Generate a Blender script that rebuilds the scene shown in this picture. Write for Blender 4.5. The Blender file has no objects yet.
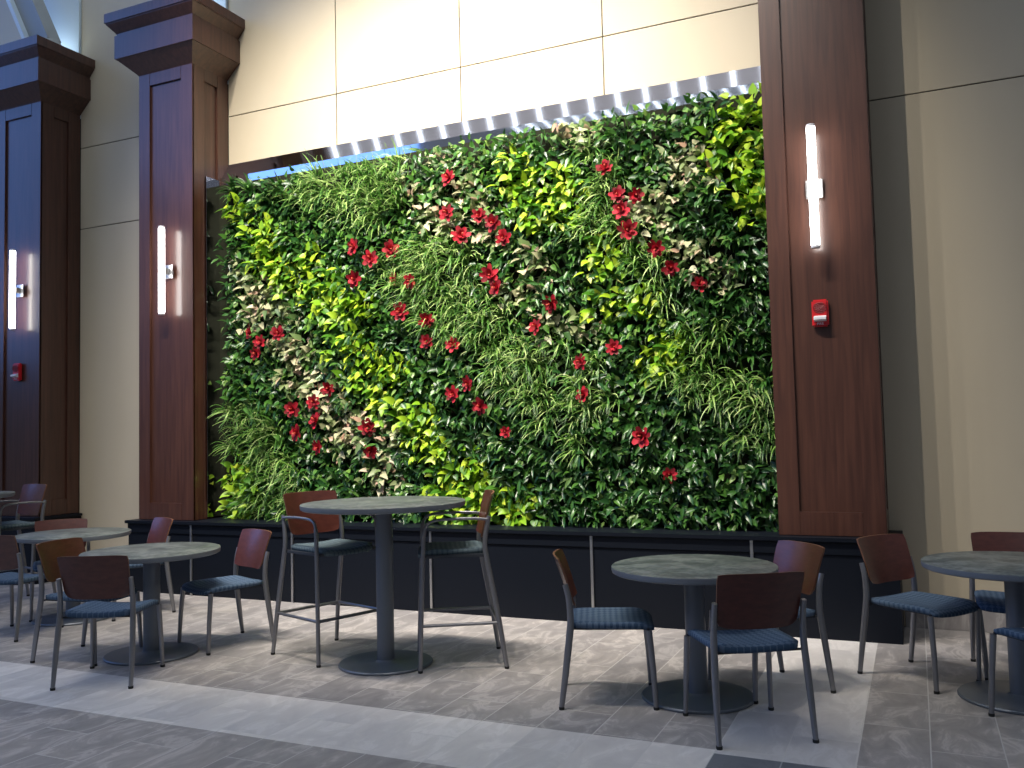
import bpy, bmesh, math, random
from mathutils import Vector, Matrix
R = math.radians
random.seed(7)
scn = bpy.context.scene
C = scn.collection
D = bpy.data

# ------------------------------------------------------------------ camera
EYE = Vector((0, 0, 1.52)); FPX = 889.3
def cam_rows():
    yaw, pitch, roll = R(-24.2866), R(3.2279), R(-1.3439)
    cy, sy = math.cos(yaw), math.sin(yaw)
    F = Vector((sy*math.cos(pitch), cy*math.cos(pitch), math.sin(pitch)))
    r = Vector((cy, -sy, 0)); u = r.cross(F)
    c, s = math.cos(roll), math.sin(roll)
    return c*r + s*u, -s*r + c*u, F
CR, CU, CF = cam_rows()
cd = D.cameras.new('camera'); cam = D.objects.new('camera', cd); C.objects.link(cam)
cd.sensor_width = 36; cd.lens = FPX/1024*36; cd.clip_start = .05; cd.clip_end = 200
M = Matrix((CR, CU, -CF)).transposed().to_4x4(); M.translation = EYE
cam.matrix_world = M
scn.camera = cam
def pix(p):                    # where a point of the place shows in the frame (used only to choose plant kinds)
    q = Vector(p) - EYE; w = q.dot(CF)
    return 512 + FPX*q.dot(CR)/w, 384 - FPX*q.dot(CU)/w
def at(x, y, Y):               # point of the plane Y seen at frame position x, y
    d = CR*((x-512)/FPX) - CU*((y-384)/FPX) + CF
    return EYE + d*(Y/d.y)

# ------------------------------------------------------------------ materials
def mat(name, col, rough=.5, metal=0, spec=.5, coat=0):
    m = D.materials.new(name); m.use_nodes = True
    b = m.node_tree.nodes['Principled BSDF']
    b.inputs['Base Color'].default_value = (*col, 1)
    b.inputs['Roughness'].default_value = rough
    b.inputs['Metallic'].default_value = metal
    b.inputs['Specular IOR Level'].default_value = spec
    b.inputs['Coat Weight'].default_value = coat
    b.inputs['Coat Roughness'].default_value = .2
    return m
def N(m, t, **k):
    n = m.node_tree.nodes.new(t)
    for a, v in k.items():
        if a in n.inputs: n.inputs[a].default_value = v
        else: setattr(n, a, v)
    return n
def L(m, a, b): m.node_tree.links.new(a, b)
def BS(m): return m.node_tree.nodes['Principled BSDF']
def ramp(m, fac, stops):
    r = N(m, 'ShaderNodeValToRGB'); cr = r.color_ramp
    while len(cr.elements) < len(stops): cr.elements.new(.5)
    for e, (p, c) in zip(cr.elements, stops): e.position = p; e.color = (*c, 1)
    L(m, fac, r.inputs[0]); return r.outputs[0]
def noise(m, scale, stretch=(1,1,1), detail=4, coord='Object', dist=0):
    t = N(m, 'ShaderNodeTexCoord'); mp = N(m, 'ShaderNodeMapping'); mp.inputs['Scale'].default_value = stretch
    n = N(m, 'ShaderNodeTexNoise', Scale=scale, Detail=detail, Distortion=dist)
    L(m, t.outputs[coord], mp.inputs[0]); L(m, mp.outputs[0], n.inputs['Vector'])
    return n.outputs['Fac']
def bump(m, h, strength=.2, dist=.002):
    b = N(m, 'ShaderNodeBump', Strength=strength, Distance=dist)
    L(m, h, b.inputs['Height']); L(m, b.outputs[0], BS(m).inputs['Normal'])

def wood(name, c0, c1, rough=.38, coat=.35, stretch=(9, 9, .5)):
    m = mat(name, c1, rough, 0, .4, coat)
    f = noise(m, 3.2, stretch, 6, dist=.6)
    L(m, ramp(m, f, [(.3, c0), (.7, c1)]), BS(m).inputs['Base Color'])
    return m
M_col = wood('stained_maple', (.046, .017, .011), (.082, .032, .020), .40, .5)
M_back = wood('cherry_plywood', (.062, .016, .011), (.092, .025, .017), .36, .45, (6, 6, 14))
M_edge = mat('plywood_edge', (.17, .075, .04), .5)
M_wall = mat('cream_panel', (.56, .49, .375), .55, 0, .3)
L(M_wall, ramp(M_wall, noise(M_wall, 1.5, (1.2, 1, .35), 3), [(.3, (.55, .475, .35)), (.7, (.59, .515, .38))]), BS(M_wall).inputs['Base Color'])
M_joint = mat('dark_joint', (.035, .035, .03), .8)
M_white = mat('pale_blue_plaster_and_lit_flange', (.62, .72, .78), .7)
M_steel = mat('polished_steel', (.74, .74, .79), .05, 1)
bump(M_steel, noise(M_steel, 1.5, (1.5, 1, 1), 1), .04, .02)
M_flash = mat('satin_steel', (.62, .59, .62), .07, 1)
M_black = mat('black_laminate', (.005, .007, .012), .45, 0, .18)
M_alu = mat('brushed_aluminium', (.55, .55, .55), .35, 1)
M_leg = mat('grey_powder_coat', (.25, .25, .265), .38, .75)
M_blueleg = mat('slate_powder_coat', (.15, .17, .20), .42, .4)
M_rim = mat('grey_vinyl_edge', (.17, .19, .215), .45)
M_cap = mat('black_rubber', (.012, .012, .012), .6)
M_frame = mat('dark_seat_frame', (.03, .035, .045), .5)
M_steelbeam = mat('grey_painted_steel', (.30, .33, .34), .6)

def woven(name, a, b):
    m = mat(name, a, .85, 0, .2)
    t = N(m, 'ShaderNodeTexCoord'); mp = N(m, 'ShaderNodeMapping'); mp.inputs['Rotation'].default_value = (0, 0, R(45)); mp.inputs['Scale'].default_value = (1, 1, .02)
    ck = N(m, 'ShaderNodeTexChecker', Scale=42)
    L(m, t.outputs['Object'], mp.inputs[0]); L(m, mp.outputs[0], ck.inputs['Vector'])
    ck.inputs['Color1'].default_value = (*a, 1); ck.inputs['Color2'].default_value = (*b, 1)
    L(m, ck.outputs[0], BS(m).inputs['Base Color'])
    bump(m, ck.outputs['Fac'], .5, .003)
    return m
M_fab = woven('woven_blue_fabric', (.045, .08, .135), (.095, .14, .21))
M_fab2 = woven('woven_grey_green_fabric', (.07, .10, .12), (.11, .15, .17))

def laminate():
    m = mat('speckled_laminate', (.3, .31, .3), .42, 0, .5)
    f = noise(m, 26, (1, 1, 1), 6); g = noise(m, 7, (1, 1, 1), 3)
    mx = N(m, 'ShaderNodeMath', operation='MULTIPLY'); L(m, f, mx.inputs[0]); L(m, g, mx.inputs[1])
    L(m, ramp(m, mx.outputs[0], [(.15, (.07, .085, .083)), (.24, (.12, .14, .136)), (.33, (.19, .21, .20))]), BS(m).inputs['Base Color'])
    return m
M_top = laminate()

def tile(name, c0, c1, grout, vein):
    m = mat(name, c0, .42, 0, .45)
    t = N(m, 'ShaderNodeTexCoord'); sp = N(m, 'ShaderNodeSeparateXYZ'); cb = N(m, 'ShaderNodeCombineXYZ')
    L(m, t.outputs['Object'], sp.inputs[0]); L(m, sp.outputs['Y'], cb.inputs['X']); L(m, sp.outputs['X'], cb.inputs['Y'])
    br = N(m, 'ShaderNodeTexBrick', Scale=1.0)
    br.inputs['Brick Width'].default_value = .62; br.inputs['Row Height'].default_value = .31
    br.inputs['Mortar Size'].default_value = .0035; br.inputs['Mortar Smooth'].default_value = .3
    br.inputs['Color1'].default_value = (.25, .25, .25, 1); br.inputs['Color2'].default_value = (.75, .75, .75, 1); br.inputs['Mortar'].default_value = (.5, .5, .5, 1)
    L(m, cb.outputs[0], br.inputs['Vector'])
    # each tile shifts its own vein pattern
    ad = N(m, 'ShaderNodeVectorMath', operation='MULTIPLY_ADD'); ad.inputs[1].default_value = (7, 3, 5)
    L(m, br.outputs['Color'], ad.inputs[0]); L(m, t.outputs['Object'], ad.inputs[2])
    mp = N(m, 'ShaderNodeMapping'); mp.inputs['Scale'].default_value = (2.6, 1.3, 1)
    L(m, ad.outputs[0], mp.inputs[0])
    n1 = N(m, 'ShaderNodeTexNoise', Scale=2.6, Detail=9, Distortion=.9, Roughness=.62); L(m, mp.outputs[0], n1.inputs['Vector'])
    col = ramp(m, n1.outputs['Fac'], [(.30, c0), (.52, c1), (.60, vein), (.68, c1)])
    mul = N(m, 'ShaderNodeMixRGB', blend_type='MULTIPLY'); mul.inputs[0].default_value = 1
    tone = ramp(m, br.outputs['Color'], [(.2, (.82, .82, .84)), (.8, (1.12, 1.10, 1.08))])
    L(m, col, mul.inputs[1]); L(m, tone, mul.inputs[2])
    mx = N(m, 'ShaderNodeMixRGB'); mx.inputs[2].default_value = (*grout, 1)
    L(m, br.outputs['Fac'], mx.inputs[0]); L(m, mul.outputs[0], mx.inputs[1])
    L(m, mx.outputs[0], BS(m).inputs['Base Color'])
    inv = N(m, 'ShaderNodeMath', operation='SUBTRACT'); inv.inputs[0].default_value = 1; L(m, br.outputs['Fac'], inv.inputs[1])
    bump(m, inv.outputs[0], .4, .002)
    return m
M_mid = tile('grey_slate_tile', (.26, .245, .24), (.36, .338, .328), (.56, .54, .52), (.50, .47, .45))
M_light = tile('pale_stone_tile', (.62, .59, .57), (.70, .67, .64), (.66, .63, .60), (.78, .75, .72))
M_dark = tile('charcoal_tile', (.15, .158, .175), (.20, .208, .225), (.36, .37, .38), (.16, .17, .19))

def emit(name, col, s):
    m = mat(name, col, .5); b = BS(m)
    b.inputs['Emission Color'].default_value = (*col, 1); b.inputs['Emission Strength'].default_value = s
    return m
M_tube = emit('lit_tube', (1, .97, .93), 14)
M_red = mat('red_plastic', (.55, .015, .02), .35, 0, .5, .2)
M_grille = mat('dark_red_plastic', (.20, .006, .01), .5)
M_lens = mat('clear_strobe_lens', (.75, .75, .78), .12, 0, .6)
M_felt = mat('planting_felt', (.018, .020, .012), .95, 0, .1)

def leafmat(name, stops, rough=.36, trans=.25):
    m = mat(name, stops[0][1], rough, 0, .5)
    a = N(m, 'ShaderNodeAttribute', attribute_name='tint')
    r = ramp(m, a.outputs['Fac'], stops)
    L(m, r, BS(m).inputs['Base Color'])
    # thin blades let some light through
    tr = N(m, 'ShaderNodeBsdfTranslucent'); mx = N(m, 'ShaderNodeMixShader'); mx.inputs[0].default_value = trans
    L(m, r, tr.inputs[0]); L(m, BS(m).outputs[0], mx.inputs[1]); L(m, tr.outputs[0], mx.inputs[2])
    L(m, mx.outputs[0], m.node_tree.nodes['Material Output'].inputs[0])
    return m
M_lance = leafmat('dark_lance_leaf', [(0, (.010, .045, .010)), (.5, (.030, .105, .020)), (.85, (.075, .20, .035)), (1, (.22, .34, .10))], .3)
M_ivy = leafmat('mid_green_leaf', [(0, (.014, .065, .012)), (.45, (.045, .150, .022)), (.8, (.11, .26, .035)), (1, (.28, .42, .10))], .34)
M_neon = leafmat('neon_leaf', [(0, (.045, .16, .012)), (.3, (.13, .32, .015)), (.65, (.30, .52, .02)), (.9, (.50, .66, .04)), (1, (.66, .70, .10))], .4)
M_pink = leafmat('cream_pink_leaf', [(0, (.04, .12, .025)), (.3, (.18, .26, .09)), (.6, (.40, .43, .22)), (.82, (.56, .52, .32)), (.92, (.46, .25, .17)), (1, (.76, .64, .46))], .45)
M_grass = leafmat('striped_grass_leaf', [(0, (.025, .10, .015)), (.45, (.11, .27, .04)), (.75, (.27, .46, .09)), (1, (.56, .68, .28))], .42)
M_petal = leafmat('red_petal', [(0, (.16, .002, .008)), (.6, (.38, .004, .018)), (1, (.55, .010, .03))], .7, .2)
M_stamen = mat('red_orange_stamen', (.50, .06, .03), .6)

# ------------------------------------------------------------------ mesh helpers
def link(name, bm, m, parent=None, smooth=False, loc=None):
    me = D.meshes.new(name); bmesh.ops.recalc_face_normals(bm, faces=bm.faces) ; bm.to_mesh(me); bm.free()
    for x in (m if isinstance(m, (list, tuple)) else [m]): me.materials.append(x)
    if smooth:
        for p in me.polygons: p.use_smooth = True
    o = D.objects.new(name, me); C.objects.link(o)
    if parent: o.parent = parent
    if loc: o.location = loc
    return o
def autosmooth(o, ang=35):
    me = o.data
    for p in me.polygons: p.use_smooth = True
    bm = bmesh.new(); bm.from_mesh(me)
    for e in bm.edges:
        if len(e.link_faces) == 2 and e.calc_face_angle(0) > R(ang): e.smooth = False
    bm.to_mesh(me); bm.free(); return o
def tag(o, label=None, cat=None, group=None, kind=None):
    if label: o['label'] = label
    if cat: o['category'] = cat
    if group: o['group'] = group
    if kind: o['kind'] = kind
    return o
def empty(name, loc, rz, label, cat, group=None):
    o = D.objects.new(name, None); C.objects.link(o); o.location = loc; o.rotation_euler = (0, 0, rz)
    o.empty_display_size = .1
    return tag(o, label, cat, group)
def copy_tree(o, parent=None):
    c = o.copy(); C.objects.link(c)
    if parent: c.parent = parent
    for ch in list(o.children): copy_tree(ch, c)
    return c
def box(bm, x0, x1, y0, y1, z0, z1, bev=0, mi=0):
    r = bmesh.ops.create_cube(bm, size=1)
    vs = r['verts']
    for v in vs: v.co = Vector(((x0+x1)/2 + v.co.x*(x1-x0), (y0+y1)/2 + v.co.y*(y1-y0), (z0+z1)/2 + v.co.z*(z1-z0)))
    fs = {f for v in vs for f in v.link_faces}
    for f in fs: f.material_index = mi
    if bev:
        bmesh.ops.bevel(bm, geom=list({e for v in vs for e in v.link_edges}), offset=bev, segments=2, affect='EDGES')
def lathe(bm, prof, seg=48, c=(0, 0)):
    rings = []
    for r, z in prof:
        if r < 1e-6: rings.append([bm.verts.new((c[0], c[1], z))])
        else: rings.append([bm.verts.new((c[0]+r*math.cos(2*math.pi*i/seg), c[1]+r*math.sin(2*math.pi*i/seg), z)) for i in range(seg)])
    for a, b in zip(rings, rings[1:]):
        for i in range(seg):
            j = (i+1) % seg
            if len(a) == 1: bm.faces.new((a[0], b[i], b[j]))
            elif len(b) == 1: bm.faces.new((a[i], a[j], b[0]))
            else: bm.faces.new((a[i], a[j], b[j], b[i]))
def sweep(bm, pts, radii, seg=10, flat=1.0, cap=True):
    """tube through pts; radii scalar or list; flat squashes one cross axis"""
    pts = [Vector(p) for p in pts]
    if not isinstance(radii, (list, tuple)): radii = [radii]*len(pts)
    rings = []; ref = None
    for i, p in enumerate(pts):
        t = (pts[min(i+1, len(pts)-1)] - pts[max(i-1, 0)]).normalized()
        if ref is None:
            ref = Vector((1, 0, 0)) if abs(t.x) < .7 else Vector((0, 0, 1))
        a = (ref - t*ref.dot(t)).normalized(); ref = a; b = t.cross(a)
        r = radii[i]
        rings.append([bm.verts.new(p + a*r*flat*math.cos(2*math.pi*k/seg + math.pi/seg) + b*r*math.sin(2*math.pi*k/seg + math.pi/seg)) for k in range(seg)])
    for A, B in zip(rings, rings[1:]):
        for k in range(seg): bm.faces.new((A[k], A[(k+1) % seg], B[(k+1) % seg], B[k]))
    if cap: bm.faces.new(rings[0][::-1]); bm.faces.new(rings[-1])
def spline(pts, n=6):
    P = [Vector(p) for p in pts]; P = [P[0]*2-P[1]] + P + [P[-1]*2-P[-2]]; out = []
    for i in range(1, len(P)-2):
        for k in range(n):
            t = k/n; a, b, c, d = P[i-1:i+3]
            out.append(.5*((2*b)+(c-a)*t+(2*a-5*b+4*c-d)*t*t+(3*b-a-3*c+d)*t**3))
    out.append(P[-2]); return out
def prism(bm, prof, x0, x1):          # polygon in (y, z) run along x
    a = [bm.verts.new((x0, y, z)) for y, z in prof]; b = [bm.verts.new((x1, y, z)) for y, z in prof]
    n = len(prof)
    for i in range(n): bm.faces.new((a[i], a[(i+1) % n], b[(i+1) % n], b[i]))
    bm.faces.new(a[::-1]); bm.faces.new(b)

# ------------------------------------------------------------------ setting: floor
XL, XR, YF, YW = -16.0, 6.0, -5.0, 7.40
bm = bmesh.new()
def rect(x0, x1, y0, y1, mi):
    f = bm.faces.new([bm.verts.new((x, y, 0)) for x, y in ((x0, y0), (x1, y0), (x1, y1), (x0, y1))]); f.material_index = mi
rect(XL, -.93, 4.32, YW+.1, 0); rect(-.93, -.305, 4.27, YW+.1, 1); rect(-.305, XR, 4.27, YW+.1, 0)
rect(XL, -.93, 3.68, 4.32, 1); rect(XL, -.93, YF, 3.68, 0); rect(-.93, XR, YF, 4.27, 2)
fl = link('floor', bm, [M_mid, M_light, M_dark]); tag(fl, kind='structure')

# ------------------------------------------------------------------ setting: cream panel wall, z joints at 4.06 and 5.03
COLS = [(-9.65, -8.90), (-7.39, -6.645), (-.955, -.212)]
bm = bmesh.new()
g = .005
def panels(xs, zs):
    for x0, x1 in zip(xs, xs[1:]):
        for z0, z1 in zip(zs, zs[1:]):
            box(bm, x0+g, x1-g, YW, YW+.012, z0+g, z1-g, .0015)
Z = [0, 4.06, 5.03, 7.3]
panels([-15.4, -12.6, -9.65], Z); panels([-8.90, -7.39], Z); panels([-.955, 1.25, 3.6, 6.0], Z)
panels([-6.645, -5.231, -3.803, -2.376, -.955], [4.06, 5.03, 7.3])
wb = link('wall_back', bm, [M_wall]); tag(wb, kind='structure')
bm = bmesh.new(); box(bm, XL, XR, YW+.012, YW+.12, 0, 7.3)
tag(link('wall_back_substrate', bm, M_joint), kind='structure')
bm = bmesh.new()
for a, b in COLS: box(bm, a+.002, b-.002, YW-.03, YW+.012, 5.4, 7.3)
tag(link('wall_back_pilasters', bm, M_white), kind='structure')
bm = bmesh.new()
for x0, x1 in ((-.13, 6.0), (-8.86, -7.50)):
    box(bm, x0, x1, YW-.012, YW, 0, .19, .002)
tag(link('baseboard_back', bm, M_mid), kind='structure')

# ------------------------------------------------------------------ wooden columns
def column_meshes(x0, x1, left_open, right_open):
    YC = 6.87; z0, z1 = .728, 5.46; rec = .022
    bm = bmesh.new(); box(bm, x0+rec, x1-rec, YC+rec, YW-.004, z0, z1)
    core = bm
    # stiles and rails, front and both sides
    fr = bmesh.new()
    s = .155
    def bx(*a): box(fr, *a, .003)
    bx(x0, x0+s, YC, YC+rec+.002, z0, z1); bx(x1-s, x1, YC, YC+rec+.002, z0, z1)
    bx(x0+s, x1-s, YC, YC+rec+.002, z0, .90); bx(x0+s, x1-s, YC, YC+rec+.002, 5.30, z1)
    for xa, xb in ((x0, x0+rec+.002), (x1-rec-.002, x1)):
        bx(xa, xb, YC+.004, YC+.17, z0, z1); bx(xa, xb, YC+.365, YW-.004, z0, z1)
        bx(xa, xb, YC+.17, YC+.365, z0, .90); bx(xa, xb, YC+.17, YC+.365, 5.30, z1)
    # capital: sloped neck, tall band, cove and crown fascia
    cp = bmesh.new()
    lev = [(5.43, 0), (5.445, .012), (5.445, .012), (5.585, .158), (5.585, .170), (5.60, .170), (5.835, .170), (5.84, .155), (5.86, .155), (5.895, .185), (5.945, .228), (5.96, .232), (5.96, .242), (6.06, .242), (6.06, 0)]
    rings = []
    for z, d in lev:
        rings.append([cp.verts.new(p) for p in ((x0-d, YW-.004, z), (x0-d, YC-d, z), (x1+d, YC-d, z), (x1+d, YW-.004, z))])
    for A, B in zip(rings, rings[1:]):
        for k in range(4): cp.faces.new((A[k], A[(k+1) % 4], B[(k+1) % 4], B[k]))
    cp.faces.new(rings[0]); cp.faces.new(rings[-1])
    return core, fr, cp
collab = ['dark wooden panelled column at far left edge with wide stepped capital',
          'brown wooden panelled column left of the plant wall with full capital in view',
          'tall brown wooden column right of the plant wall with capital out of frame']
for (a, b), lab in zip(COLS, collab):
    t = empty('wooden_column', ((a+b)/2, 6.87, .728), 0, lab, 'column', 'wooden columns along the wall')
    inv = Matrix.Translation((-(a+b)/2, -6.87, -.728))
    for nm, bmx in zip(('shaft', 'panel_frame', 'capital'), column_meshes(a, b, 1, 1)):
        bmesh.ops.transform(bmx, matrix=inv, verts=bmx.verts)
        link(nm, bmx, M_col, t)

# ------------------------------------------------------------------ black planter bases
def planter(x0, x1, seams, lab):
    t = empty('planter_base', ((x0+x1)/2, 6.8, 0), 0, lab, 'planter')
    ox = (x0+x1)/2
    bm = bmesh.new(); box(bm, x0-ox, x1-ox, 0, YW-.02-6.8, 0, .60, .002)
    link('front_panels', bm, M_black, t)
    bm = bmesh.new(); box(bm, x0-ox, x1-ox, -.012, YW-.02-6.8, .603, .692, .002); link('upper_band', bm, M_black, t)
    bm = bmesh.new(); box(bm, x0-.02-ox, x1+.02-ox, -.035, YW-.02-6.8, .695, .725, .003); link('ledge', bm, M_black, t)
    for s in seams:
        bm = bmesh.new(); box(bm, s-ox-.011, s-ox+.011, -.018, -.001, .004, .693, .002); link('joint_strip', bm, M_alu, t)
planter(-7.46, -.14, [-6.60, -5.36, -3.875, -2.40, -1.145], 'long black planter base running under the plant wall and two columns')
planter(-15.3, -8.84, [-11.2, -12.6], 'black base under the far left column at the edge of view')

# ------------------------------------------------------------------ stainless surround of the plant wall
t = empty('steel_surround', (-3.8, 7.3, .74), 0, 'polished steel hood and side liner framing the plant wall between two columns', 'frame')
bm = bmesh.new(); prism(bm, [(.098, 3.76), (-.006, 3.585), (.098, 3.585)], -2.842, 2.842)
o = link('sloped_flashing', bm, M_flash, t); o['label'] = 'sloping satin steel flashing below the cream panels'
bm = bmesh.new(); box(bm, -2.842, 2.842, -.008, .098, 3.49, 3.584); link('hood', bm, M_steel, t)
for s in (-1, 1):
    bm = bmesh.new(); box(bm, s*2.842-(.012 if s > 0 else 0), s*2.842+(.012 if s < 0 else 0), -.25, -.062, .004, 3.545, .001)
    link('side_liner', bm, M_steel, t)
bm = bmesh.new(); box(bm, -2.84, 2.84, -.06, .095, .004, 3.488)
o = link('growing_panel', bm, M_felt, t); o['label'] = 'dark felt growing panel behind the leaves'

# ------------------------------------------------------------------ plants
def leaf(vs, fs, cs, base, d, nrm, Ln, W, shape, bend, fold, tint, n=5):
    """one blade: a strip of quads folded at its midrib, bending towards the ground"""
    d = Vector(d).normalized(); nrm = Vector(nrm); p = Vector(base)
    i0 = len(vs); st = Ln/n
    for k in range(n+1):
        tt = k/n
        nn = (nrm - d*nrm.dot(d)).normalized(); sd = d.cross(nn)
        w = W*.5*shape(tt)
        vs += [p - sd*w + nn*fold*w, p.copy(), p + sd*w + nn*fold*w]; cs += [tint]*3
        p = p + d*st
        d = (d + Vector((0, 0, -1))*bend*(.4+tt)/n).normalized()
    for k in range(n):
        a = i0+3*k
        fs += [(a, a+1, a+4, a+3), (a+1, a+2, a+5, a+4)]
def sh_lance(t): return max(.02, math.sin(math.pi*min(1, t*.95+.04)**.75))
def sh_heart(t): return max(.03, (math.sin(math.pi*(t*.86+.14)**.72))*1.05)
def sh_arrow(t): return max(.03, 1.05*(1-t)**.75*min(1, .45+t*4))
def sh_grass(t): return max(.06, 1-t**2.2)
def mkplant(name, kind, m, k):
    rnd = random.Random(hash((kind, k)) % 9999 if False else sum(map(ord, kind))*17+k)
    vs, fs, cs = [], [], []
    def hemi(emin, emax):
        ph = rnd.uniform(0, 2*math.pi); e = R(rnd.uniform(emin, emax))
        return Vector((math.cos(ph)*math.cos(e), -math.sin(e), math.sin(ph)*math.cos(e)))
    if kind in ('lance', 'ivy', 'neon', 'pink'):
        cnt = {'lance': 44, 'ivy': 44, 'neon': 36, 'pink': 34}[kind]
        for i in range(cnt):
            rr = .135*math.sqrt(rnd.random()); ph = rnd.uniform(0, 2*math.pi)
            b = Vector((rr*math.cos(ph), rnd.uniform(-.12, .02), rr*math.sin(ph)))
            d = hemi(5, 65) + Vector((b.x, 0, b.z))*4 + Vector((0, 0, -.25))
            nrm = Vector((rnd.uniform(-.5, .5), -1, rnd.uniform(.1, 1.0)))
            q = rnd.random()
            if kind == 'lance': leaf(vs, fs, cs, b, d, nrm, rnd.uniform(.075, .13), rnd.uniform(.022, .038), sh_lance, rnd.uniform(.5, 1.4), .35, q**1.3)
            elif kind == 'ivy': leaf(vs, fs, cs, b, d, nrm, rnd.uniform(.05, .085), rnd.uniform(.032, .05), sh_heart, rnd.uniform(.4, 1.1), .28, q**1.2)
            elif kind == 'neon': leaf(vs, fs, cs, b, d, nrm, rnd.uniform(.07, .125), rnd.uniform(.042, .066), sh_heart, rnd.uniform(.5, 1.2), .25, q)
            else: leaf(vs, fs, cs, b, d, nrm, rnd.uniform(.065, .11), rnd.uniform(.05, .078), sh_arrow, rnd.uniform(.3, .9), .22, q)
    elif kind == 'rosette':
        for c in range(2):
            cc = Vector((rnd.uniform(-.05, .05), 0, rnd.uniform(-.05, .05)))
            for i in range(17):
                d = hemi(8, 70) + Vector((0, 0, .25))
                leaf(vs, fs, cs, cc + d*.02, d, Vector((0, -1, .9)), rnd.uniform(.14, .20), rnd.uniform(.024, .034), sh_lance, rnd.uniform(1.2, 2.4), .3, rnd.random()**1.1, 7)
    elif kind == 'grass':
        for i in range(46):
            cc = Vector((rnd.uniform(-.07, .07), rnd.uniform(-.06, 0), rnd.uniform(-.05, .08)))
            d = hemi(15, 75) + Vector((0, 0, .35))
            leaf(vs, fs, cs, cc, d, Vector((0, -1, .8)), rnd.uniform(.15, .28), rnd.uniform(.010, .019), sh_grass, rnd.uniform(1.0, 2.8), .3, rnd.random()**.9, 7)
    me = D.meshes.new(name); me.from_pydata([tuple(v) for v in vs], [], fs)
    at_ = me.attributes.new('tint', 'FLOAT', 'POINT')
    at_.data.foreach_set('value', cs)
    for p in me.polygons: p.use_smooth = True
    me.materials.append(m); return me
KINDS = {'lance': ('dark_leafy_plant', M_lance), 'ivy': ('green_leafy_plant', M_ivy), 'neon': ('neon_green_plant', M_neon),
         'pink': ('cream_leaved_plant', M_pink), 'rosette': ('rosette_plant', M_lance), 'grass': ('grassy_plant', M_grass)}
VAR = {k: [mkplant(n, k, m, i) for i in range(7)] for k, (n, m) in KINDS.items()}

def inside(x, y, poly):
    c = False; j = len(poly)-1
    for i in range(len(poly)):
        (xi, yi), (xj, yj) = poly[i], poly[j]
        if (yi > y) != (yj > y) and x < (xj-xi)*(y-yi)/(yj-yi)+xi: c = not c
        j = i
    return c
PATCH = [
 ('neon', 'in the long diagonal band across the plant wall', [(238,210),(256,208),(284,246),(338,268),(364,305),(384,350),(408,395),(444,430),(484,478),(490,495),(455,490),(408,442),(370,402),(336,362),(322,315),(272,278),(246,246)]),
 ('neon', 'at the top right beside the column', [(712,90),(768,90),(768,225),(738,225),(716,175)]),
 ('neon', 'in the small patch high in the middle', [(502,155),(570,170),(590,228),(540,228),(500,190)]),
 ('neon', 'right of centre below the top blooms', [(572,246),(618,246),(655,296),(642,325),(600,305)]),
 ('neon', 'among the striped grass right of centre', [(640,325),(672,322),(690,360),(660,378),(636,360)]),
 ('neon', 'along the bottom middle above the ledge', [(440,478),(505,488),(560,512),(556,535),(425,535)]),
 ('neon', 'in the bottom left corner', [(214,462),(248,468),(250,530),(214,530)]),
 ('pink', 'at the left edge above middle height', [(208,258),(264,258),(290,300),(296,340),(258,335),(212,305)]),
 ('pink', 'around the lower left red blooms', [(262,338),(302,336),(345,400),(398,422),(402,472),(382,492),(350,468),(322,440),(296,400),(268,370)]),
 ('pink', 'around the upper left cluster of red blooms', [(396,148),(448,155),(484,190),(512,236),(500,262),(466,250),(428,226),(398,195)]),
 ('pink', 'right of two stacked central blooms', [(494,255),(544,258),(534,304),(504,306)]),
 ('pink', 'at the top middle under the steel hood', [(542,110),(602,106),(606,136),(550,142)]),
 ('pink', 'along the upper right run of red blooms', [(668,136),(718,132),(712,180),(690,195),(712,225),(738,270),(716,292),(682,268),(648,236),(604,216),(606,186),(654,176)]),
 ('pink', 'between the two red blooms right of centre', [(548,312),(584,316),(582,348),(548,344)]),
 ('grass', 'in the drooping mass at the upper left', [(300,162),(398,155),(408,208),(376,226),(330,216),(290,205)]),
 ('grass', 'in the drooping mass left of centre', [(384,240),(442,234),(492,290),(514,336),(470,348),(416,330),(384,290)]),
 ('grass', 'in the drooping mass right of centre', [(478,342),(562,334),(594,368),(610,420),(572,456),(520,405),(488,385)]),
 ('grass', 'in the upright run beside the top right red blooms', [(574,150),(606,152),(628,212),(662,270),(676,302),(640,300),(606,250),(556,238),(588,218)]),
 ('grass', 'in the pale tufts towards the right edge', [(654,330),(712,330),(752,390),(702,414),(664,378)]),
 ('grass', 'tucked against the tall column at the right edge', [(734,396),(775,388),(778,452),(740,442)]),
 ('grass', 'in the lower left corner area', [(208,398),(252,402),(292,458),(310,532),(250,532),(210,465)]),
]
KW = {'neon': 'neon yellow-green heart-leaved plant', 'pink': 'cream and pink arrow-leaved plant', 'grass': 'narrow-leaved grassy green plant',
      'lance': 'dark glossy plant with pointed leaves', 'ivy': 'mid green bushy plant with heart-shaped leaves', 'rosette': 'dark rosette plant with long arching leaves'}
KC = {k: 'plant' for k in KW}
def dark_zone(x, y):
    v = 'upper' if y < 250 else ('middle' if y < 390 else 'lower')
    h = 'left' if x < 400 else ('middle' if x < 590 else 'right')
    return v, h
row = 0; z = .775; rnd = random.Random(11)
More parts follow.
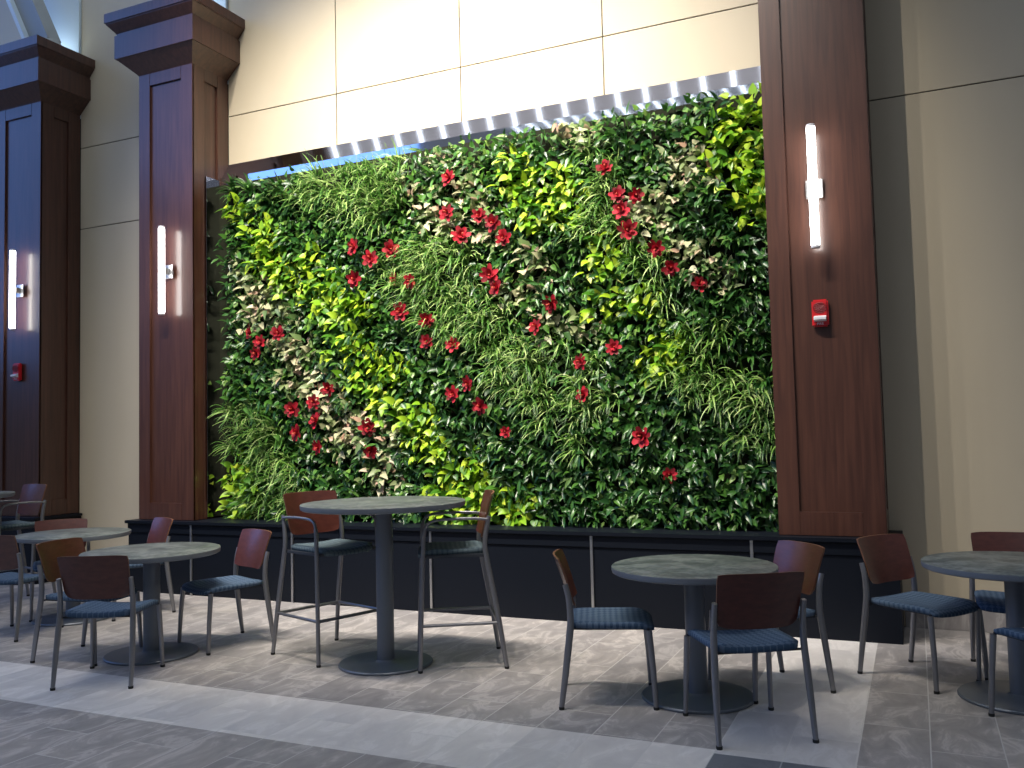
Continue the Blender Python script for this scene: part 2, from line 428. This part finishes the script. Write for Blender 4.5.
while z < 4.19:
    x = -6.37 + (row % 2)*.095
    while x < -.99:
        px = x + rnd.uniform(-.03, .03); pz = z + rnd.uniform(-.03, .03)
        pz = min(max(pz, .80), 4.11)
        u, v = pix((px, 7.1, pz))
        u2, v2 = u+rnd.uniform(-5, 5), v+rnd.uniform(-4, 4)
        kind = None
        for kd, where, poly in PATCH:
            if inside(u2, v2, poly) and rnd.random() > {'neon': .15, 'pink': .20, 'grass': .10}[kd]: kind = kd; wh = where; break
        if kind is None:
            vv, hh = dark_zone(u, v)
            q = rnd.random()
            if v < 230 and 430 < u < 720: kind = 'ivy' if q < .72 else 'lance'
            elif u < 320: kind = 'ivy' if q < .55 else 'lance'
            elif v > 400: kind = 'lance' if q < .72 else ('rosette' if q < .86 else 'ivy')
            elif u > 650: kind = 'rosette' if q < .55 else 'lance'
            else: kind = 'ivy' if q < .5 else ('lance' if q < .85 else 'rosette')
            if u < 330 and v < 240: kind = 'rosette' if q < .7 else 'ivy'
            if vv == 'upper' or vv == 'lower':
                wh = 'in the %s %s part of the plant wall' % (vv, hh if hh != 'middle' else 'central')
            else: wh = 'halfway up the plant wall towards the %s' % hh if hh != 'middle' else 'at the centre of the plant wall'
        name = KINDS[kind][0]
        o = D.objects.new(name, VAR[kind][rnd.randrange(7)]); C.objects.link(o)
        o.location = (px, 7.235-rnd.uniform(0, .03), pz); o.rotation_euler = (rnd.uniform(-.1, .1), rnd.uniform(-.3, .3), rnd.uniform(-.2, .2))
        s = rnd.uniform(.92, 1.12); o.scale = (s, s*rnd.uniform(.85, 1.3), s)
        tag(o, KW[kind] + ' ' + wh, 'plant', KW[kind].split(' plant')[0] + ' plants ' + wh)
        x += .185
    z += .165; row += 1

# red blooms, each named by its cluster
def mkflower(k):
    rnd = random.Random(100+k); vs, fs, cs = [], [], []
    n = 13
    for i in range(n):
        ring = 0 if i < 7 else 1
        ph = 2*math.pi*(i/7 if ring == 0 else (i-7)/6 + .1) + rnd.uniform(-.2, .2)
        e = R(rnd.uniform(12, 28) if ring == 0 else rnd.uniform(42, 58))
        d = Vector((math.cos(ph)*math.cos(e), -math.sin(e), math.sin(ph)*math.cos(e)))
        nr = Vector((rnd.uniform(-.3, .3), -1, rnd.uniform(-.3, .3))) - Vector((d.x, 0, d.z))*.5
        leaf(vs, fs, cs, d*.006, d, nr, rnd.uniform(.062, .078)*(1 if ring == 0 else .7), rnd.uniform(.034, .05)*(1 if ring == 0 else .85),
             lambda t: max(.12, math.sin(math.pi*(t*.80+.10))**.6), rnd.uniform(-.2, .5), rnd.uniform(.1, .4), rnd.random(), 5)
    nf = len(fs)
    b = bmesh.new(); sweep(b, [(0, 0, 0), (.003, -.03, .003), (.006, -.055, .008)], [.006, .005, .007], 6)
    off = len(vs); b.verts.index_update()
    vs += [v.co.copy() for v in b.verts]; cs += [.5]*len(b.verts); fs += [tuple(off+v.index for v in f.verts) for f in b.faces]; b.free()
    me = D.meshes.new('red_flower'); me.from_pydata([tuple(v) for v in vs], [], fs)
    a = me.attributes.new('tint', 'FLOAT', 'POINT'); a.data.foreach_set('value', cs)
    me.materials.append(M_petal); me.materials.append(M_stamen)
    for p in me.polygons:
        p.use_smooth = True
        if p.index >= nf: p.material_index = 1
    return me
FV = [mkflower(k) for k in range(6)]
CL = [
 ('above the cream leaves near the left edge', [(251,332),(279,334),(261,342),(257,353)]),
 ('in the sloping lower left patch of cream leaves', [(329,389),(314,402),(293,409.5),(317,421),(298,433),(319,447)]),
 ('at the right end of the lower left cream leaves', [(368,427),(371,450)]),
 ('below the upper left striped grass', [(355,247),(371,259),(391,250),(355.5,279),(395,279),(411.7,281)]),
 ('in the upper left cluster among cream leaves', [(449.5,178.5),(447.6,213.6),(479.4,216),(493.8,223),(461,236),(504,238)]),
 ('near the centre between grass and cream leaves', [(490,275),(497.6,288)]),
 ('in the column of blooms left of centre', [(401,312),(427,320),(427,341.6),(453,345)]),
 ('right of centre beside the small cream leaves', [(552,303),(536.7,327)]),
 ('low in the centre over dark leaves', [(469,384),(454,394),(481,406),(505.5,431.6)]),
 ('beside the drooping grass right of centre', [(581.5,362),(584,395),(614,347.6)]),
 ('in the top right run of blooms', [(605.5,169),(618,195),(636,195.4),(621.7,210.5),(628,230.6),(657,248),(671,268),(699,285)]),
 ('alone in the dark lower right foliage', [(642.5,436),(670,474.6)]),
]
ORD = ['leftmost', 'second from left', 'third from left', 'fourth from left', 'fifth from left', 'sixth from left', 'seventh from left', 'rightmost']
i = 0
for where, pts in CL:
    pts = sorted(pts)
    for k, (u, v) in enumerate(pts):
        o = D.objects.new('red_flower', FV[i % 6]); C.objects.link(o); i += 1
        o.location = at(u, v, 7.045); o.rotation_euler = (rnd.uniform(-.4, .3), rnd.uniform(0, 6.28), rnd.uniform(-.4, .4))
        s = rnd.uniform(.95, 1.25)*(.75 if v > 425 and 500 < u < 520 or (u > 668 and v > 460) else 1); o.scale = (s, s, s)
        od = ORD[k] if k < len(pts)-1 else 'rightmost'
        tag(o, '%s red bloom %s' % (od, where), 'flower', 'red blooms on the plant wall')

# ------------------------------------------------------------------ wall lights
def sconce(xc, lab):
    t = empty('wall_light', (xc, 6.868, 3.28), 0, lab, 'wall light', 'tube wall lights on the columns')
    bm = bmesh.new(); box(bm, -.06, .06, -.012, 0, -.07, .07, .004); link('backplate', bm, M_alu, t)
    bm = bmesh.new(); box(bm, -.02, .02, -.075, -.012, -.03, .03, .004); link('arm', bm, M_alu, t)
    bm = bmesh.new(); lathe(bm, [(0, -.44), (.026, -.44), (.031, -.435), (.031, .435), (.026, .44), (0, .44)], 24)
    bmesh.ops.translate(bm, verts=bm.verts, vec=(0, -.10, 0)); autosmooth(link('light_tube', bm, M_tube, t))
    for s in (-1, 1):
        bm = bmesh.new(); lathe(bm, [(0, .44), (.032, .44), (.032, .456), (.026, .46), (0, .46)] if s > 0 else [(0, -.46), (.026, -.46), (.032, -.456), (.032, -.44), (0, -.44)], 24)
        bmesh.ops.translate(bm, verts=bm.verts, vec=(0, -.10, 0)); link('end_cap', bm, M_lens, t)
sconce(-9.215, 'lit white tube light on the far left wooden column')
sconce(-6.965, 'lit white tube light on the column left of the plant wall')
sconce(-.602, 'lit white tube light on the tall column right of the plant wall')

def alarm(xc, lab):
    t = empty('fire_alarm', (xc, 6.890, 2.355), 0, lab, 'fire alarm', 'red fire alarms on the columns')
    bm = bmesh.new(); box(bm, -.058, .058, -.045, 0, -.10, .10, .012); link('housing', bm, M_red, t)
    bm = bmesh.new()
    for r_ in (.018, .032, .046):
        pts = [(r_*math.cos(a*math.pi/12), -.047, .038+r_*.8*math.sin(a*math.pi/12)) for a in range(25)]
        sweep(bm, pts, .003, 6)
    for a in range(6):
        c, s = math.cos(a*math.pi/6), math.sin(a*math.pi/6)
        sweep(bm, [(-.045*c, -.047, .038-.036*s), (.045*c, -.047, .038+.036*s)], .0028, 6)
    link('sounder_grille', bm, M_grille, t)
    bm = bmesh.new(); prism(bm, [(-.045, -.02), (-.078, -.033), (-.078, -.05), (-.045, -.063)], -.043, .043); link('strobe_lens', bm, M_lens, t)
    cu = D.curves.new('lettering', 'FONT'); cu.body = 'FIRE'; cu.size = .026; cu.align_x = 'CENTER'; cu.extrude = .0006
    tmp = D.objects.new('lettering', cu); me = D.meshes.new_from_object(tmp); D.objects.remove(tmp)
    o = D.objects.new('lettering', me); C.objects.link(o); me.materials.append(M_lens); o.parent = t
    o.rotation_euler = (R(90), 0, 0); o.location = (0, -.0465, -.088)
alarm(-.598, 'red fire alarm with white strobe on the tall right column')
alarm(-9.255, 'red fire alarm with clear strobe on the far left column')

# ------------------------------------------------------------------ beam above the far left column
def beamobj():
    t = empty('steel_beam', (-8.99, 7.0, 6.065), 0, 'grey sloping steel beam rising from the far left column capital', 'beam')
    d = Vector((-.47, 0, .883)); s = Vector((.883, 0, .47))
    def plank(name, c, w, y0, y1, m, ln=2.6, st=0):
        bm = bmesh.new(); vs = []
        for k in (st, ln):
            for sx, y in ((-w, y0), (w, y0), (w, y1), (-w, y1)): vs.append(bm.verts.new(Vector(c) + d*k + s*sx + Vector((0, y, 0))))
        for f in ((0,1,2,3), (7,6,5,4), (0,4,5,1), (1,5,6,2), (2,6,7,3), (3,7,4,0)): bm.faces.new([vs[q] for q in f])
        link(name, bm, m, t)
    plank('web', (0, 0, .05), .11, -.06, .06, M_steelbeam)
    plank('lower_flange', (-.135*.883, 0, .05-.135*.47), .025, -.13, .13, M_white, 2.6, .05)  # pale blue is the light on this flange, put into its colour
    plank('upper_flange', (.135*.883, 0, .05+.135*.47), .025, -.09, .09, M_steelbeam, 2.6, .0)
    bm = bmesh.new(); lathe(bm, [(0, 0), (.16, 0), (.16, .05), (.11, .13), (0, .16)], 24); bmesh.ops.translate(bm, verts=bm.verts, vec=(.05, 0, -.003))
    link('foot_bracket', bm, M_steelbeam, t)
beamobj()

# ------------------------------------------------------------------ tables
def table(name, loc, r, h, rb, lab, grp):
    t = empty(name, (loc[0], loc[1], 0), 0, lab, 'table', grp)
    bm = bmesh.new(); lathe(bm, [(0, h-.038), (r-.014, h-.038), (r-.003, h-.032), (r, h-.022), (r, h-.003)], 96); autosmooth(link('edge_band', bm, M_rim, t))
    bm = bmesh.new(); lathe(bm, [(r, h-.003), (r-.003, h), (0, h)], 96); autosmooth(link('tabletop', bm, M_top, t), 60)
    bm = bmesh.new(); lathe(bm, [(0, h-.055), (.20, h-.055), (.20, h-.039), (0, h-.039)], 40); autosmooth(link('mounting_plate', bm, M_frame, t))
    bm = bmesh.new(); lathe(bm, [(0, .02), (.058, .02), (.058, h-.056), (0, h-.056)], 40); autosmooth(link('pedestal', bm, M_blueleg, t))
    bm = bmesh.new(); lathe(bm, [(0, 0), (rb-.006, 0), (rb, .004), (rb, .012), (rb-.006, .018), (.075, .021), (.062, .03), (.058, .034), (0, .034)], 80); autosmooth(link('base', bm, M_blueleg, t))
G = 'round pedestal tables'
table('dining_table', (-1.195, 5.12), .468, .745, .318, 'low round grey table in front of the plant wall, at right centre', G)
table('dining_table', (-5.07, 4.83), .475, .745, .32, 'low round grey table left of the bar table, nearest the camera of the left pair', G)
table('dining_table', (-6.77, 5.57), .468, .745, .32, 'low round grey table at far left with terracotta chair back behind it', G)
table('dining_table', (.47, 5.68), .475, .745, .32, 'low round grey table cut by the right edge of the photo', G)
table('bar_table', (-3.31, 5.17), .555, 1.082, .315, 'tall round grey bar table between two bar chairs', G)
table('bar_table', (-8.16, 5.42), .50, 1.082, .315, 'tall round table barely seen at the far left edge of the photo', G)

# ------------------------------------------------------------------ chairs
def back_panel(zb, zt, yb, yt, wb, wt, depth=.035, thick=.011):
    """moulded plywood: curved in plan, leaning back, corners rounded"""
    bm = bmesh.new(); nu, nv = 16, 10; F = []; B = []
    for j in range(nv+1):
        v = j/nv; rF, rB = [], []
        for i in range(nu+1):
            u = -1 + 2*i/nu
            # squircle corner rounding
            vv = 2*v-1; a = abs(vv)
            pull = .022*max(0, (a-.75)/.25)**3 if vv > 0 else .06*max(0, (a-.6)/.4)**3
            w = (wb + (wt-wb)*v)/2*(1-pull)
            vz = v
            cz = abs(u)**6*(.007 if vv > 0 else .015)*(1 if a > .6 else 0)*((a-.6)/.4 if a > .6 else 0)
            zz = zb+(zt-zb)*vz + (-cz if vv > 0 else cz)
            y = yb + (yt-yb)*(v+.25*(v*v-v)) + depth*(u*u) - depth*.35
            rF.append(bm.verts.new((u*w, y+thick/2, zz))); rB.append(bm.verts.new((u*w, y-thick/2, zz)))
        F.append(rF); B.append(rB)
    for j in range(nv):
        for i in range(nu):
            bm.faces.new((F[j][i], F[j][i+1], F[j+1][i+1], F[j+1][i])); bm.faces.new((B[j][i+1], B[j][i], B[j+1][i], B[j+1][i+1]))
    def rim(a, b, c, d):
        f = bm.faces.new((a, b, c, d)); f.material_index = 1
    for i in range(nu): rim(F[0][i+1], F[0][i], B[0][i], B[0][i+1]); rim(F[nv][i], F[nv][i+1], B[nv][i+1], B[nv][i])
    for j in range(nv): rim(F[j][0], F[j+1][0], B[j+1][0], B[j][0]); rim(F[j+1][nu], F[j][nu], B[j][nu], B[j+1][nu])
    return bm
def seat_pad(w, y0, y1, z, th=.045):
    bm = bmesh.new(); n = 14; T = []; Bt = []
    for j in range(n+1):
        v = j/n; a, b = [], []
        for i in range(n+1):
            u = -1+2*i/n; vv = 2*v-1
            # superellipse outline
            k = (abs(u)**7 + abs(vv)**7)**(1/7) if (u or vv) else 0
            m_ = max(abs(u), abs(vv)); s = (m_/k) if k > 0 else 1
            x = u*s*w/2*(1 - .05*(1-v)*1); y = (y0+y1)/2 + vv*s*(y1-y0)/2
            edge = max(0, (m_-.86)/.14)
            dish = -.031*(1-u*u)*(1-(vv-.1)**2*.6) + (-.022*max(0, v-.75)*4*(v-.75)*4 )
            a.append(bm.verts.new((x, y, z + dish - .012*edge**2))); b.append(bm.verts.new((x*.985, y, z - th + dish*.75 + .008*edge)))
        T.append(a); Bt.append(b)
    for j in range(n):
        for i in range(n):
            bm.faces.new((T[j][i], T[j][i+1], T[j+1][i+1], T[j+1][i])); bm.faces.new((Bt[j][i+1], Bt[j][i], Bt[j+1][i], Bt[j+1][i+1]))
    for i in range(n): bm.faces.new((T[0][i+1], T[0][i], Bt[0][i], Bt[0][i+1])); bm.faces.new((T[n][i], T[n][i+1], Bt[n][i+1], Bt[n][i]))
    for j in range(n): bm.faces.new((T[j][0], T[j+1][0], Bt[j+1][0], Bt[j][0])); bm.faces.new((T[j+1][n], T[j][n], Bt[j][n], Bt[j+1][n]))
    return bm
def foot(t, x, y, parent):
    bm = bmesh.new(); lathe(bm, [(0, 0), (.0145, 0), (.0155, .004), (.0155, .016), (0, .016)], 14, (x, y)); link('foot_cap', bm, M_cap, parent)

def make_chair():
    t = empty('dining_chair', (0, 0, 0), 0, 'x', 'chair', 'low chairs around the round tables')
    link('seat', seat_pad(.468, -.222, .258, .476, .046), M_fab, t, True)
    autosmooth(link('backrest', back_panel(.543, .824, -.205, -.290, .41, .445), [M_back, M_edge], t), 50)
    for s in (-1, 1):
        x = s*.242
        bm = bmesh.new()
        p = spline([(x, -.268, .012), (x*.985, -.238, .22), (x*.955, -.212, .42), (x*.945, -.207, .50), (x*.94, -.214, .60), (x*.94, -.232, .678)], 5)
        sweep(bm, p, [.0145+.006*math.sin(math.pi*min(1, q.z/.72)) for q in p], 12, .85)
        lg = autosmooth(link('leg', bm, M_leg, t), 50); foot(t, x, -.268, lg)
        bm = bmesh.new()
        p = [(x*.985, .248, .012), (x*.96, .238, .22), (x*.93, .222, .425)]
        sweep(bm, p, [.0145, .017, .018], 12, .85)
        lg = autosmooth(link('leg', bm, M_leg, t), 50); foot(t, x*.985, .248, lg)
    bm = bmesh.new()
    for s in (-1, 1): box(bm, s*.195-.010, s*.195+.010, -.20, .222, .424, .438, .003)
    box(bm, -.225, .225, -.200, -.190, .424, .436, .003); box(bm, -.225, .225, .210, .226, .424, .438, .003)
    link('seat_frame', bm, M_frame, t)
    return t
def make_bar():
    t = empty('bar_chair', (0, 0, 0), 0, 'x', 'bar chair', 'tall chairs with arms at the bar tables')
    zs = .785
    link('seat', seat_pad(.462, -.175, .275, zs, .05), M_fab2, t, True)
    autosmooth(link('backrest', back_panel(.835, 1.135, -.165, -.235, .415, .455), [M_back, M_edge], t), 50)
    for s in (-1, 1):
        bm = bmesh.new()
        p = spline([(s*.272, -.285, .012), (s*.258, -.235, .35), (s*.246, -.172, .70), (s*.243, -.160, .80), (s*.241, -.172, .90), (s*.240, -.192, .985)], 5)
        sweep(bm, p, [.0145+.004*math.sin(math.pi*min(1, q.z/1.0)) for q in p], 12, .9)
        lg = autosmooth(link('leg', bm, M_leg, t), 50); foot(t, s*.272, -.285, lg)
        bm = bmesh.new()
        p = spline([(s*.272, .275, .012), (s*.266, .262, .35), (s*.258, .245, .75), (s*.256, .235, .90), (s*.254, .19, .962), (s*.250, .05, .975), (s*.246, -.10, .973), (s*.246, -.180, .965)], 6)
        sweep(bm, p, [.0145 if q.z < .9 else .010 for q in p], 12)
        lg = autosmooth(link('leg', bm, M_leg, t), 50); foot(t, s*.272, .275, lg)
        lg['label'] = 'front leg bending over into the armrest'
        bm = bmesh.new(); sweep(bm, [(s*.258, -.238, .295), (s*.266, .262, .295)], .011, 10); link('footrest_rail', bm, M_leg, t)
    bm = bmesh.new(); sweep(bm, [(-.266, .262, .295), (.266, .262, .295)], .011, 10); link('footrest_rail', bm, M_leg, t)
    bm = bmesh.new(); sweep(bm, [(-.258, -.238, .295), (.258, -.238, .295)], .011, 10); link('footrest_rail', bm, M_leg, t)
    bm = bmesh.new()
    for s in (-1, 1): box(bm, s*.232-.011, s*.232+.011, -.165, .25, .722, .742, .003)
    box(bm, -.232, .232, -.170, -.150, .720, .738, .003); box(bm, -.232, .232, .235, .255, .722, .742, .003)
    link('seat_frame', bm, M_frame, t)
    return t
def place(proto, first, cx, cy, head, lab):
    o = proto if first else copy_tree(proto)
    o.location = (cx, cy, 0); o.rotation_euler = (0, 0, R(head-90)); o['label'] = lab
    return o
def rc(x, y, h, off=.258):      # footprint centre from the midpoint of the rear feet
    return x+off*math.cos(R(h)), y+off*math.sin(R(h)), h
ch = make_chair()
for k, (a, lab) in enumerate([
    (rc(-1.91, 4.875, 19), 'low chair seen from its side at the left of the right-centre table'),
    (rc(-.715, 4.465, 121.5), 'low chair with back to camera in front of the right-centre table'),
    (rc(-.665, 5.63, 223), 'low chair facing camera between right-centre table and tall column'),
    (rc(-.225, 6.125, -36), 'low chair at the left side of the table cut by the right edge'),
    (rc(.515, 6.46, -90), 'low chair behind the table cut by the right edge'),
    (rc(.79, 5.04, 127), 'low chair at the right edge showing only seat corner and one leg'),
    (rc(-4.73, 4.035, 114.5), 'low chair with dark back to camera, frontmost of the left group'),
    (rc(-5.73, 4.605, 9), 'low chair with orange-brown back, left of the frontmost left chair'),
    ((-4.79, 5.27, 249), 'low chair facing camera between left table and bar chair'),
    (rc(-6.34, 6.17, 246), 'low chair behind the left tables in front of the black base'),
    (rc(-7.28, 5.86, -38), 'low chair whose terracotta back rises behind the far left table'),
    (rc(-6.67, 4.735, 103), 'low chair cut by the left edge in front of the far left table')]):
    place(ch, k == 0, *a, lab)
bc = make_bar()
for k, (a, lab) in enumerate([
    (rc(-4.125, 5.375, -19, .28), 'bar chair at the left of the tall bar table facing right'),
    (rc(-2.63, 5.555, 211, .28), 'bar chair at the right of the tall bar table facing left'),
    (rc(-7.98, 6.20, 259, .28), 'bar chair at the far left edge with blue gleam on its back')]):
    place(bc, k == 0, *a, lab)

# ------------------------------------------------------------------ light
def aim(o, target):
    o.rotation_euler = (Vector(target)-o.location).to_track_quat('-Z', 'Y').to_euler()
SPX = [-5.75, -5.1, -4.45, -3.8, -3.15, -2.5, -1.85]
HT = 8.0
t = empty('assumed_lighting_track', (-3.8, 3.4, HT+.2), 0, 'assumed black lighting track high in front of the plant wall', 'lighting track')  # track and lamps are unseen, assumed from light and shadows on the wall
bm = bmesh.new(); box(bm, -2.4, 2.4, -.02, .02, 0, .04, .004); link('rail', bm, M_cap, t)
M_disc = emit('lamp_glow', (1, .93, .82), 30)
for i, x in enumerate(SPX):
    h = empty('spotlight', (x, 3.4, HT+.195), 0, '%s assumed spotlight on the unseen track in front of the plant wall' % ORD[i], 'spotlight', 'assumed spotlights on the track')
    bm = bmesh.new(); lathe(bm, [(0, 0), (.055, 0), (.055, .16), (.03, .19), (0, .19)], 24)
    o = link('lamp_head', bm, M_cap, h); o.location = (0, 0, -.20); aim_v = Vector((0, 3.9, -5.1))
    o.rotation_euler = aim_v.to_track_quat('-Z', 'Y').to_euler()
    ld = D.lights.new('assumed_spot_beam', 'SPOT'); ld.energy = 960 if i < 5 else 800; ld.color = (1, .92, .81); ld.spot_size = R(72); ld.spot_blend = 1.0; ld.shadow_soft_size = .018
    lo = D.objects.new('assumed_spot_beam', ld); C.objects.link(lo); lo.parent = h; lo.location = (0, .09, -.32)
    lo.rotation_euler = Vector((.30*(-3.8-x), 3.9, -5.15)).to_track_quat('-Z', 'Y').to_euler()

# unseen light lines, added overhead to streak the steel hood
M_line = emit('added_line_glow', (.80, .90, 1), 5.0)
for i in range(19):
    h = empty('added_light_line', (-8.8+i*.4, 0, 9.2), 0, '%s long light line added overhead for streaks on the steel hood' % (ORD[:7]+['eighth from left', 'ninth from left', 'middlemost', 'ninth from right', 'eighth from right', 'seventh from right', 'sixth from right', 'fifth from right', 'fourth from right', 'third from right', 'second from right', 'rightmost'])[i], 'added light', 'long light lines added overhead')
    bm = bmesh.new(); box(bm, -.05, .05, -7, 7, 0, .05, .004); link('housing', bm, M_alu, h)
    bm = bmesh.new(); box(bm, -.026, .026, -6.95, 6.95, -.01, 0); link('diffuser', bm, M_line, h)

# unseen area lamps for daylight from assumed windows, far to the left and behind
def area(name, loc, tgt, sx, sy, e, col):
    ld = D.lights.new(name, 'AREA'); ld.shape = 'RECTANGLE'; ld.size = sx; ld.size_y = sy; ld.energy = e; ld.color = col
    o = D.objects.new(name, ld); C.objects.link(o); o.location = loc; aim(o, tgt); return o
area('assumed_window_daylight', (-15.4, -5.5, 9.8), (-14.4, -5.5, 9.8), 13, 5, 480, (.14, .35, 1))  # no window is built; the deep blue is added to tint columns and hood
area('assumed_window_daylight', (-15.4, 3.4, 7.6), (-14.4, 3.4, 7.6), 4, 9, 270, (.14, .35, 1))
for s, z in ((-.07, 6.06), ):  # unseen lamps assumed from the glow above the capitals, no fixture built
    for a, b in COLS[:2]:
        ld = D.lights.new('assumed_uplight', 'AREA'); ld.shape = 'RECTANGLE'; ld.size = .5; ld.size_y = .08; ld.energy = 2.2; ld.color = (.75, .9, 1)
        o = D.objects.new('assumed_uplight', ld); C.objects.link(o); o.location = ((a+b)/2, 7.18, 6.12); o.rotation_euler = (R(180-25), 0, 0)

w = D.worlds.new('world'); scn.world = w; w.use_nodes = True
nt = w.node_tree; bg = nt.nodes['Background']
tc = nt.nodes.new('ShaderNodeTexCoord'); sp = nt.nodes.new('ShaderNodeSeparateXYZ'); rp = nt.nodes.new('ShaderNodeValToRGB')
nt.links.new(tc.outputs['Generated'], sp.inputs[0]); nt.links.new(sp.outputs['Z'], rp.inputs[0])
rp.color_ramp.elements[0].position = 0; rp.color_ramp.elements[0].color = (.25, .265, .28, 1)
rp.color_ramp.elements[1].position = .6; rp.color_ramp.elements[1].color = (.52, .62, .80, 1)
el = rp.color_ramp.elements.new(.92); el.color = (1.5, 1.55, 1.65, 1)
nt.links.new(rp.outputs[0], bg.inputs[0]); bg.inputs[1].default_value = .30

scn.view_settings.view_transform = 'Standard'; scn.view_settings.look = 'None'
scn.view_settings.exposure = 0; scn.view_settings.gamma = 1; scn.view_settings.use_curve_mapping = False
scn.cycles.use_denoising = True
scn.cycles.max_bounces = 6
